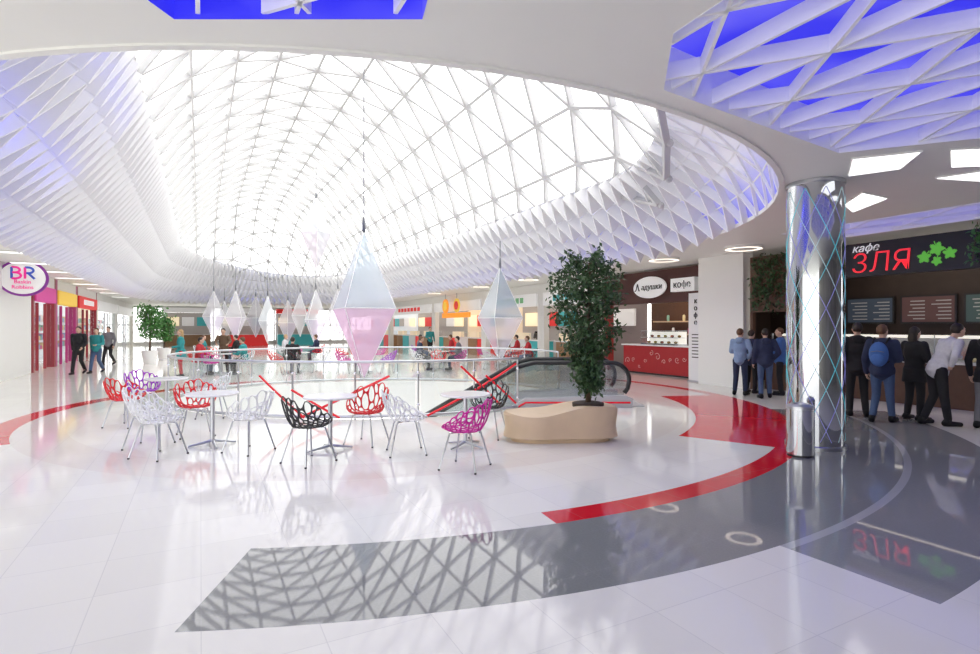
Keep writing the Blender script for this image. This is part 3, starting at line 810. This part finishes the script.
b=MB(); b.tube([(0,0,0),(.02,.01,.5),(-.02,0,1.0),(.03,.02,1.6),(.02,0,2.15)],[.045,.04,.035,.028,.012],8)
rnd=random.Random(5); tips=[]
for i in range(60):
    z=.12+2.03*i/60; a=i*2.4
    R_=.10+.47*min(1,max(0,(z-.15)/1.15))**.9; R_*= (1.0 if z<1.85 else .75)*rnd.uniform(.75,1.12)
    p=Vector((0,0,z)); q=Vector((R_*math.cos(a),R_*math.sin(a),z+rnd.uniform(.05,.22)))
    b.tube([p,(p+q)/2+Vector((0,0,.03)),q],[.012,.008,.004],5); tips.append((p,q))
trunk=b.build('trunk',bark,t,smooth=True)
def leafset(tips,n,size,spread,rnd,foot=.3):
    b=MB()
    for p,q in tips:
        for k in range(n):
            f=rnd.uniform(foot,1.08); c=p.lerp(q,f)+Vector([rnd.gauss(0,spread) for _ in range(3)])
            d=Vector([rnd.gauss(0,1) for _ in range(3)]); d.z-=.5; d.normalize(); s=d.cross(Vector([rnd.gauss(0,1) for _ in range(3)])).normalized(); L=size*rnd.uniform(.7,1.3)
            nn=d.cross(s)
            b.add([c,c+d*L*.5+s*L*.24+nn*L*.06,c+d*L,c+d*L*.5-s*L*.24+nn*L*.06],[(0,1,2),(0,2,3)])
    return b
leafset(tips,92,.085,.05,rnd).build('foliage',leafd,t)
def potplant(u,v,h,label,m=leafl,rad=.8):
    p=P(u,v); t=empty('potted_tree',label,'potted plant',(p.x,p.y,0))
    b=MB(); b.lathe([(.25,0),(.34,.55),(.34,.6),(.3,.6),(.29,.5)],20); b.build('pot',whitegloss,t,smooth='auto')
    b=MB(); b.tube([(0,0,.45),(.03,0,h*.5),(0,0,h*.8)],[.05,.04,.02],8); tips=[]
    for i in range(24):
        z=h*.4+h*.45*i/24; a=i*2.4; q=Vector((rad*math.cos(a)*rnd.uniform(.5,1),rad*math.sin(a)*rnd.uniform(.5,1),z+.3)); tips.append((Vector((0,0,z)),q)); b.tube([(0,0,z),q],[.012,.005],5)
    b.build('trunk',bark,t); leafset(tips,40,.17,.10,rnd).build('foliage',m,t)
potplant(-2.1,30,2.9,'green leafy potted tree on the left beside the corridor',rad=.62)
potplant(-1.7,33.5,2.3,'smaller green potted tree behind the larger one at left',rad=.5)

# ------------------------------------------------------------------ people
def remesh(b,vox,m,sm=3):
    o=b.build('tmp',m); r=o.modifiers.new('r','REMESH'); r.mode='VOXEL'; r.voxel_size=vox; r.use_smooth_shade=True
    s=o.modifiers.new('s','SMOOTH'); s.factor=.5; s.iterations=sm
    me=evalmesh(o); bpy.data.objects.remove(o)
    me.materials.clear(); me.materials.append(m)
    me.polygons.foreach_set('use_smooth',[True]*len(me.polygons)); return me
ARMS={'down':((.255,-.03,1.13),(.26,.07,.88)),'pocket':((.29,-.09,1.15),(.19,.09,.97)),'front':((.24,.03,1.14),(.13,.27,1.10)),
 'reach':((.25,.16,1.22),(.2,.42,1.14)),'swingf':((.25,.06,1.13),(.22,.26,.98)),'swingb':((.25,-.14,1.15),(.25,-.16,.90)),'hip':((.33,-.06,1.18),(.2,.05,1.02)),'fold':((.25,.07,1.13),(.02,.2,1.16)),'table':((.26,.12,1.12),(.14,.34,1.14))}
def person(label,loc,rot,h=1.74,top=navy,bottom=denim,hair=hairdark,pose='stand',al='down',ar='down',lean=0,turn=0,longhair=False,coat=0.,group=None,shoe=blackc,vox=.02,hood=False,bulk=.0):
    s=h/1.75; t=empty('person',label,'person',loc,rot,group)
    sit=pose=='sit'; lz=-.36 if sit else 0; hz=.92+lz
    def U(p):
        p=Vector(p); p.z+=lz; p.y+=lean*max(0,p.z-hz); p.z-=abs(lean)*.18*max(0,p.z-hz); return p
    legs={}
    for e in (-1,1):
        hip=Vector((e*.095,0,hz))
        if pose=='walk':
            kn,an,toe=((e*.09,.17,.50),(e*.09,.27,.085),(e*.10,.45,.045)) if e>0 else ((e*.09,.03,.49),(e*.09,-.27,.15),(e*.10,-.13,.04))
        elif sit: kn,an,toe=(e*.12,.42,.50),(e*.12,.40,.085),(e*.14,.57,.04)
        elif pose=='step': kn,an,toe=((e*.10,.05,.49),(e*.12,.10,.085),(e*.15,.27,.04)) if e>0 else ((e*.10,.03,.49),(e*.12,-.12,.085),(e*.16,.04,.04))
        else: kn,an,toe=(e*.11,.02,.49),(e*.13,-.02,.085),(e*.17,.15,.04)
        legs[e]=[hip]+[Vector(q) for q in (kn,an,toe)]
    arms={}
    for e,k in ((-1,al),(1,ar)):
        (ex,ey,ezz),(wx,wy,wz)=ARMS[k]
        arms[e]=[U((e*.185,0,1.42)),U((e*ex,ey,ezz)),U((e*wx,wy,wz))]
    hc=U((0,.02,1.635))
    def torso(b,g):
        b.ell(U((0,0,.93)),(.165+g,.115+g,.14+g))
        b.ell(U((0,0,1.08)),(.145+g,.105+g,.15+g)); b.ell(U((0,0,1.27)),(.165+g,.115+g,.19+g)); b.ell(U((0,-.005,1.40)),(.17+g,.085+g,.075+g))
    def armsb(b,g):
        for e in (-1,1):
            S_,E_,W_=arms[e]; b.limb(S_,E_,.054+g,.042+g); b.limb(E_,W_,.041+g,.028+g*.8)
    def sc_(b): b.v=[(x*s,y*s,z*s) for x,y,z in b.v]; return b
    b=MB(); torso(b,0); armsb(b,0)
    for e in (-1,1):
        l=legs[e]; b.limb(l[0],l[1],.085,.056); b.limb(l[1],l[2],.054,.038); b.limb(l[2]-Vector((0,.03,.03)),l[3],.04,.03)
        W_=arms[e][2]; d=(W_-arms[e][1]).normalized(); b.limb(W_,W_+d*.06,.028,.032)
    b.limb(U((0,-.01,1.42)),U((0,.01,1.56)),.056,.052)
    hb=MB(); hb.ell((0,0,0),(.075,.092,.112),14,9); hb.ell((0,.035,-.06),(.052,.055,.055)); hb.ell((0,.094,-.01),(.014,.022,.028)); hb.ell((0,.075,.03),(.05,.022,.014))
    for e in (-1,1): hb.ell((e*.078,-.005,-.005),(.012,.022,.032))
    Rm=Matrix.Rotation(turn,3,'Z'); b.add([Rm@Vector(p)+hc for p in hb.v],hb.f)
    me=remesh(sc_(b),.0165,skin,2)
    bb=MB(); bb.addmesh(me); fb=MB()
    for e in (-1,1):
        W_=arms[e][2]; d=(W_-arms[e][1]).normalized(); side=Vector((0,1,0))-d*d.y
        if side.length<.3: side=Vector((-e,0,0))-d*(-e*d.x)
        side.normalize(); inn_=side.cross(d).normalized()
        if inn_.x*e>0: inn_=-inn_
        for i,L_ in enumerate((.058,.07,.075,.066)):
            p=W_+d*.075+side*(i-1.5)*.017; fb.tube([p-d*.02,p+d*L_*.45,p+d*L_*.8+inn_*L_*.2,p+d*L_+inn_*L_*.5],[.0095,.009,.008,.006],6)
        p=W_+d*.02+side*.026; fb.tube([p,p+side*.028+d*.025+inn_*.01,p+side*.03+d*.06+inn_*.02],[.011,.010,.007],6)
    sc_(fb); bb.add(fb.v,fb.f)
    body=bb.build('body',skin,t,smooth=True)
    b=MB(); torso(b,.02+bulk); armsb(b,.016+bulk*.6); b.limb(U((0,-.012,1.43)),U((0,-.008,1.475)),.07,.062)
    if coat: b.tube([U((0,0,1.0)),Vector((0,0,hz-coat))],[.17,.2],14)
    else: b.tube([U((0,0,1.05)),U((0,0,.86))],[.165+bulk*.5,.178+bulk*.5],14,flat=.72)
    ja=linkmesh('jacket',remesh(sc_(b),vox,top,3),t)
    if hood:
        b=MB(); b.ell(U((0,-.10,1.44)),(.11,.065,.085),12,8); b.ell(U((0,-.04,1.485)),(.095,.085,.04),12,6); sc_(b).build('hood',top,ja,smooth=True)
    b=MB(); b.ell(U((0,0,.91)),(.168,.122,.13))
    for e in (-1,1):
        l=legs[e]; b.limb(l[0],l[1],.098,.07); b.tube([l[1],l[2]+Vector((0,0,.02))],[.07,.058],10); b.ell(l[1],.07,10,6)
    linkmesh('trousers',remesh(sc_(b),vox,bottom,2),t)
    for e in (-1,1):
        l=legs[e]; b=MB(); back=l[2]+Vector((0,-.05,-.035)); b.limb(back,l[3],.05,.036); b.limb(l[2]+Vector((0,0,.02)),back,.052,.05)
        b.v=[(x,y,max(z,.002 if pose!='walk' or e>0 else .005)) for x,y,z in b.v]
        sc_(b).build('shoe',shoe,t,smooth=True)
    b=MB(); b.ell((0,-.016,.022),(.087,.098,.106),14,9)
    if longhair: b.ell((0,-.06,-.09),(.085,.06,.15),12,8)
    b.v=[(x,min(y,.075-.9*max(0,.07-z)) if y>0 else y,max(z,-.055) if not longhair else z) for x,y,z in b.v]
    b.v=[tuple((Rm@Vector(p)+hc)*s) for p in b.v]
    b.build('hair',hair,t,smooth=True)
    for e in (-1,1):
        b=MB(); b.ell((e*.031,.083,.012),(.012,.008,.007),8,5); b.v=[tuple((Rm@Vector(p)+hc)*s) for p in b.v]; b.build('eye',eyem,body)
    b=MB(); b.ell((0,.09,-.058),(.024,.007,.007),8,5); b.v=[tuple((Rm@Vector(p)+hc)*s) for p in b.v]; b.build('mouth',lipm,body)
    return t
def px(x,y,z=0):
    Y=1.7*544/(y-328); return ((x-490)*Y/544,Y,0)
R=math.radians
person('person in dark jacket walking toward camera, leftmost of the walking pair',px(79,375),R(195),1.72,blackc,blackc,hairdark,'walk','swingf','swingb',bulk=.015)
person('person in teal jacket and jeans walking beside one in dark jacket',px(97,374),R(190),1.66,tealc,denim,hairbr,'walk','front','swingb',longhair=True)
person('person in grey top walking behind the teal jacketed one',px(109,366),R(185),1.72,greyc,blackc,hairdark,'walk','down','swingf',hood=True)
person('person in grey-blue hooded top at left of the group by the vine panel',px(740,396),R(-40),1.66,paleblue,navy,hairbr,'stand','front','pocket',hood=True,turn=-.4)
person('person in dark navy jacket second in the group left of column',px(751,394),R(-65),1.62,navy,blackc,hairdark,'stand','down','hip',bulk=.02)
person('person in dark hooded jacket and jeans with back turned, left of the column',px(765,399),R(-15),1.66,navy,denim,hairdark,'step','down','pocket',hood=True,bulk=.02)
person('person in blue jacket just left of the mirrored column',px(780,396),R(60),1.68,bluec,blackc,hairbr,'stand','front','front',bulk=.02,turn=.3)
person('person in black hooded jacket nearest right side of the mirrored column',px(857,417),R(-20),1.78,blackc,blackc,hairdark,'stand','pocket','down',hood=True,bulk=.025)
person('person in navy jacket and jeans carrying blue backpack at cafe counter',px(882,423),R(-50),1.74,navy,denim,hairbr,'step','down','front',bulk=.02,turn=-.4)
person('person in long black coat with long dark hair in cafe queue',px(914,421),R(-80),1.70,blackc,blackc,hairdark,'stand','front','front',longhair=True,coat=.2,bulk=.01)
person('person in white shirt and dark trousers leaning over cafe counter',px(936,426),R(-95),1.82,whitec,blackc,hairdark,'step','reach','hip',lean=.45)
person('person in dark coat cut by the right edge of frame',px(988,430),R(-60),1.76,blackc,greyc,hairdark,'stand','down','front',coat=.15,hood=True)
person('person in teal coat standing near the left end of glass railing',px(181,378),R(120),1.62,tealc,redc,hairbl,'stand','front','down',coat=.25,longhair=True)
person('person in dark coat leaning on the far side of railing at left',px(224,374),R(200),1.68,brownc,blackc,hairdark,'stand','reach','reach',lean=.25)
person('person in dark clothes standing before the stand with green letters',px(539,359),R(160),1.74,blackc,navy,hairdark,'stand','down','fold')
person('person in teal top standing among the far tables',px(430,357),R(200),1.70,tealc,blackc,hairbr,'walk','down','front')
bodies=[(redc,hairdark),(tealc,hairbr),(blackc,hairdark),(whitec,hairbl),(navy,hairbr),(greyc,hairdark),(redc,hairbr)]
cn=['red','teal','black','white','navy','grey','crimson']
for k,i in enumerate((0,2,4,7,9,11,14,16,18,20,21,23,24,26,29)):
    x,y,r=seats[i]; tp,hr=bodies[k%7]
    person('person in %s top seated %s %s'%(cn[k%7],pos[i%3],tnames[i//3]),(x,y,0),r,1.70,tp,[denim,blackc,navy][k%3],hr,'sit','table','table',lean=.12,vox=.03)
p=px(882,423)
t=empty('backpack','blue backpack worn by the person at cafe counter','bag',(p[0],p[1],0),R(-50))
b=MB(); b.ell((0,-.215,1.22),(.15,.08,.22),14,10); bag=b.build('bag_body',bluec,t,smooth=True)
b=MB(); b.ell((0,-.285,1.13),(.11,.04,.10),12,8); b.build('front_pocket',bluec,t,smooth=True)
b=MB(); b.tube([(-.10,-.29,1.26),(0,-.30,1.28),(.10,-.29,1.26)],.006,5); b.build('zip',greyc,bag)
for e in (-1,1):
    b=MB(); b.tube([(e*.10,-.18,1.42),(e*.11,-.03,1.51),(e*.11,.10,1.46),(e*.11,.165,1.28),(e*.13,.08,1.12),(e*.12,-.17,1.08)],.014,6); b.build('strap',blackc,t,smooth=True)

# ------------------------------------------------------------------ cafe on the right
TR=(PI/2,0,-PI/2)
t=empty('cafe_sign','black cafe sign board with red letters and green leaves','sign',P(13.3,5.4,2.85),A)
b=MB(); b.box(0,.18,-3.6,2.6,0,.76); b.build('board',blackboard,t)
text('red_lettering','ЗЛЯ',.62,redlet,t,(-.015,1.20,.27),TR,sx=1.0,shear=.08,off=-.008)
text('white_lettering','кафе',.24,whitelet,t,(-.015,1.50,.63),TR,shear=.3)
def leaf(cy,cz,r,rt):
    b=MB(); pts=[]; n=60
    for i in range(n):
        a=2*PI*i/n; f=(a*5/(2*PI))%1; lobe=1-abs(f-.5)*2
        rr=r*(.55+.45*lobe**.9)*(1+.10*(1 if i%2 else -1))
        if min(a,2*PI-a)<.2: rr*=.55
        pts.append((cy+rr*math.cos(a+rt),cz+rr*math.sin(a+rt)))
    b.add([(-.02,y,z) for y,z in pts]+[(-.002,y,z) for y,z in pts],[tuple(range(n)),tuple(range(n,2*n))]+[(i,(i+1)%n,n+(i+1)%n,n+i) for i in range(n)])
    b.tube([(-.012,cy,cz),(-.012,cy+r*math.cos(rt)*1.15,cz+r*math.sin(rt)*1.15)],.010,5)
    b.build('leaf_emblem',greenlet,t)
leaf(.36,.30,.13,2.2); leaf(.14,.45,.145,1.3); leaf(-.08,.34,.125,.9); leaf(.14,.20,.10,1.7)
t=empty('cafe_counter','long dark cafe counter with glass front behind the queue','counter',P(13.75,5.6,0),A)
b=MB(); b.box(0,.75,-3.6,4.1,0,.92); b.build('base',brown,t)
b=MB(); b.box(-.05,.8,-3.65,4.15,.92,.97); wt=b.build('worktop',steel,t)
b=MB(); b.box(.1,.12,-3.5,4.0,.97,1.52); b.box(.1,.6,-3.5,4.0,1.52,1.54); gs=b.build('glass_screen',shopglass,t)
for i in range(9):
    b=MB(); b.tube([(.11,-3.5+i*.93,.97),(.11,-3.5+i*.93,1.53)],.012,6); b.build('screen_post',steel,gs)
b=MB(); b.box(.3,.36,-3.4,3.9,1.46,1.52); b.build('counter_lamp',sh('counter_lamp_glow',(1,.9,.75),.9),gs)
b=MB(); b.box(.70,.74,-3.5,4.0,.97,1.5); b.build('case_back',mat('case_back_steel',(.42,.40,.38),.4),gs)
food=[mat('food_%d'%i,c,.6) for i,c in enumerate([(.6,.35,.1),(.7,.55,.2),(.5,.12,.06),(.3,.4,.1)])]
for i in range(14):
    q=P(14.15,2.6+i*.52,.97); b=MB(); b.lathe([(.08,0),(.15,.02),(.17,.05),(.14,.09),(.06,.11)],14)
    tag(b.build('food_dish',food[i%4],loc=q,smooth='auto'),'dish of food on the cafe counter behind glass screen','dish','food dishes along the cafe counter')
nm=['leftmost','second','third','rightmost']
for i in range(4):
    v=8.3-i*1.35
    t=empty('menu_screen','%s of the four menu screens on dark cafe wall'%nm[i],'screen',P(16.2,v,2.15),A,'menu screens in the cafe')
    b=MB(); b.box(0,.08,-.6,.6,-.36,.36); b.build('frame',blackpl,t)
    b=MB(); b.box(-.01,0,-.56,.56,-.32,.32,0)
    for r_ in range(6):
        for c_ in range(2): b.box(-.014,-.01,-.5+c_*.55,-.5+c_*.55+random.uniform(.25,.42),.2-r_*.09,.225-r_*.09,1)
    b.build('screen',[sh('screen_%d'%i,[(.04,.055,.08),(.08,.04,.04),(.04,.07,.07),(.06,.06,.08)][i],.35),mat('menu_text_%d'%i,(.4,.4,.4),.5,emit=.08)],t)
t=empty('vine_panel','dark brown panel hung with green vines left of column','plant panel',P(13.3,8.85,0),A)
b=MB(); b.box(0,.12,-.75,.98,2.1,3.6); b.box(0,.12,.9,.98,0,2.1); b.build('board',brown,t)
tp=[]; b=MB()
for i in range(14):
    y=-.7+i*.115; L_=random.uniform(.7,1.4); p_=Vector((-.06,y,3.55)); q_=Vector((-.1,y+random.uniform(-.1,.1),3.5-L_)); tp.append((p_,q_)); b.tube([p_,q_],.008,5)
b.build('stems',bark,t); leafset(tp,90,.11,.06,rnd,0).build('foliage',leafd,t)
t=empty('hanging_vines','green vines hanging over the black cafe sign at right edge','plant',P(13.1,4.3,3.7),A)
tp=[]; b=MB()
for i in range(11):
    y=-.9+i*.14; p_=Vector((-.02,y,0)); q_=Vector((-.1,y+.05,-random.uniform(.3,.8))); tp.append((p_,q_)); b.tube([p_,q_],.008,5)
b.build('stems',bark,t); leafset(tp,60,.10,.05,rnd,0).build('foliage',leafl,t)

# ------------------------------------------------------------------ coffee kiosk
t=empty('kiosk_counter','dark red coffee kiosk counter with pale swirl pattern','counter',P(14.2,13.9,0),A)
b=MB(); b.box(0,.7,-2.0,2.0,.06,1.02); base=b.build('base',redcounter,t,bevel=.015)
b=MB(); b.box(.05,.7,-1.98,1.98,0,.06); b.build('plinth',blackpl,t)
b=MB(); b.box(-.06,.76,-2.05,2.05,1.02,1.07); b.build('worktop',whitegloss,t)
b=MB(); sw=random.Random(2)
for i in range(13):
    y0=-1.85+i*.30; z0=sw.uniform(.25,.8); r_=sw.uniform(.06,.14)
    b.tube([(-.006,y0+r_*(1-k/26)*math.cos(k*.33+i),z0+r_*(1-k/26)*math.sin(k*.33+i)) for k in range(22)],.010,5)
b.build('swirl_pattern',mat('pale_pink',(.75,.45,.42),.4),base)
t=empty('display_case','glass pastry display case on the red kiosk counter','display case',P(14.4,14.3,1.07),A)
b=MB(); b.box(0,.45,-.9,.9,0,.04); b.box(0,.45,-.9,.9,.24,.26); b.box(.02,.45,-.9,.9,.48,.5); b.build('shelves',steel,t)
b=MB(); b.box(-.01,0,-.9,.9,0,.5); b.build('glass_pane',shopglass,t)
b=MB(); b.box(.40,.44,-.88,.88,.04,.46); b.build('lit_back',sh('case_glow',(1,.95,.85),.7),t)
for i in range(10):
    z=1.11 if i%2 else 1.33; q=P(14.62,13.55+.16*i,z); b=MB(); b.ell((0,0,.045),(.07,.07,.045),10,6)
    tag(b.build('pastry',food[i%3],loc=q,smooth=True),'round pastry inside the kiosk display case','pastry','pastries in the kiosk display case')
t=empty('coffee_kiosk','dark brown coffee kiosk with fascia, piers and shelves behind red counter','kiosk',P(14.2,14.3,0),A)
b=MB(); b.box(.02,.3,-2.75,2.75,2.55,3.7); b.build('fascia',mat('kiosk_brown',(.09,.03,.025),.45),t)
for y in (-2.62,2.62):
    b=MB(); b.box(.02,.3,y-.12,y+.12,0,2.55); b.build('pier',mat('kiosk_pier',(.3,.03,.03),.4),t)
for z in (.9,1.39,1.89):
    b=MB(); b.box(2.3,2.6,-2.4,2.4,z,z+.05); b.build('back_shelf',wood,t)
for i in range(16):
    q=P(16.62,12.2+.27*i,[.95,1.44,1.94][i%3]); b=MB(); b.lathe([(.05,0),(.06,.12),(.055,.2),(.03,.24)],10)
    tag(b.build('jar',goodcols[i%5],loc=q,smooth='auto'),'small jar on the shelves at back of the coffee kiosk','jar','jars at the back of the kiosk')
t=empty('oval_sign','white oval sign with dark script above the coffee kiosk','sign',P(14.05,14.35,3.1),A)
b=MB(); n=36; b.add([(x,.78*math.cos(2*PI*i/n),.38*math.sin(2*PI*i/n)) for x in (-.06,0) for i in range(n)],[tuple(range(n)),tuple(range(n,2*n))]+[(i,(i+1)%n,n+(i+1)%n,n+i) for i in range(n)]); pl_=b.build('plate',whs,t)
for y in (-.28,.28):
    b=MB(); b.box(0,.16,y-.02,y+.02,-.05,.05); b.build('bracket',steel,pl_)
# script-like pointed first letter with a hooked left foot, clear of the rest of the word
b=MB(); b.tube([(-.072,.70,-.09),(-.072,.665,-.105),(-.072,.63,-.07),(-.072,.56,.15)],.018,6); b.tube([(-.072,.56,.15),(-.072,.50,-.06),(-.072,.485,-.10),(-.072,.455,-.095)],.022,6); b.build('first_letter',darklet,t)
text('lettering','адушки',.27,darklet,t,(-.075,-.12,0),TR,shear=.2)
t=empty('coffee_sign','white rectangular sign reading coffee beside the oval sign','sign',P(14.05,12.85,3.1),A)
b=MB(); b.box(-.06,.16,-.50,.50,-.22,.22); b.build('plate',whs,t); text('lettering','кофе',.31,darklet,t,(-.075,0,.0),TR)
t=empty('white_pylon','tall narrow white menu pylon right of the coffee kiosk','menu pylon',P(13.6,11.84,0),A)
b=MB(); b.box(-.12,.12,-.28,.28,0,2.75); b.build('body',whitegloss,t)
b=MB(); b.box(-.14,.14,-.32,.32,0,.05); b.build('base',steel,t)
for k,chh in enumerate('кофе'): text('lettering',chh,.22,darklet,t,(-.13,0,2.5-k*.22),TR)
b=MB()
for r_ in range(8): b.box(-.125,-.12,-.18,.15,.75+r_*.1,.78+r_*.1)
b.build('menu_lines',darklet,t)

# ------------------------------------------------------------------ lights
def area(loc,rz,sx,sy,e,c=(1,1,1)):
    l=bpy.data.lights.new('area','AREA'); l.shape='RECTANGLE'; l.size=sx; l.size_y=sy; l.energy=e; l.color=c
    o=bpy.data.objects.new('shop_fill_light',l); col.objects.link(o); o.location=loc; o.rotation_euler=(0,0,rz); return o  # added fill light to brighten shop interiors, no fixture belongs to it
area(P(15.0,5.5,3.6),A,1.6,6,55,(1,.85,.7))
area(P(15.6,14.3,3.6),A,1.6,4,70,(1,.85,.7))
area(P(15.7,38,3.6),A,1.2,40,220,(1,.9,.8)); area(P(-7.0,43,3.6),A,1.2,34,200,(1,.95,.9))
w=bpy.data.worlds.new('world'); sc.world=w; w.use_nodes=True; nt=w.node_tree
bg=nt.nodes['Background']; tc=nt.nodes.new('ShaderNodeTexCoord'); nz=nt.nodes.new('ShaderNodeTexNoise'); nz.inputs['Scale'].default_value=2.0
cr=nt.nodes.new('ShaderNodeValToRGB'); cr.color_ramp.elements[0].color=(1,.975,.93,1); cr.color_ramp.elements[1].color=(1,.99,.96,1)
nt.links.new(tc.outputs['Generated'],nz.inputs['Vector']); nt.links.new(nz.outputs['Fac'],cr.inputs[0]); nt.links.new(cr.outputs[0],bg.inputs['Color'])
bg.inputs['Strength'].default_value=2.9

cam=bpy.data.cameras.new('camera'); co=bpy.data.objects.new('camera',cam); col.objects.link(co)
cam.lens=20; cam.sensor_width=36; cam.clip_end=300; co.location=(0,0,1.7); co.rotation_euler=(PI/2,0,0)
sc.camera=co
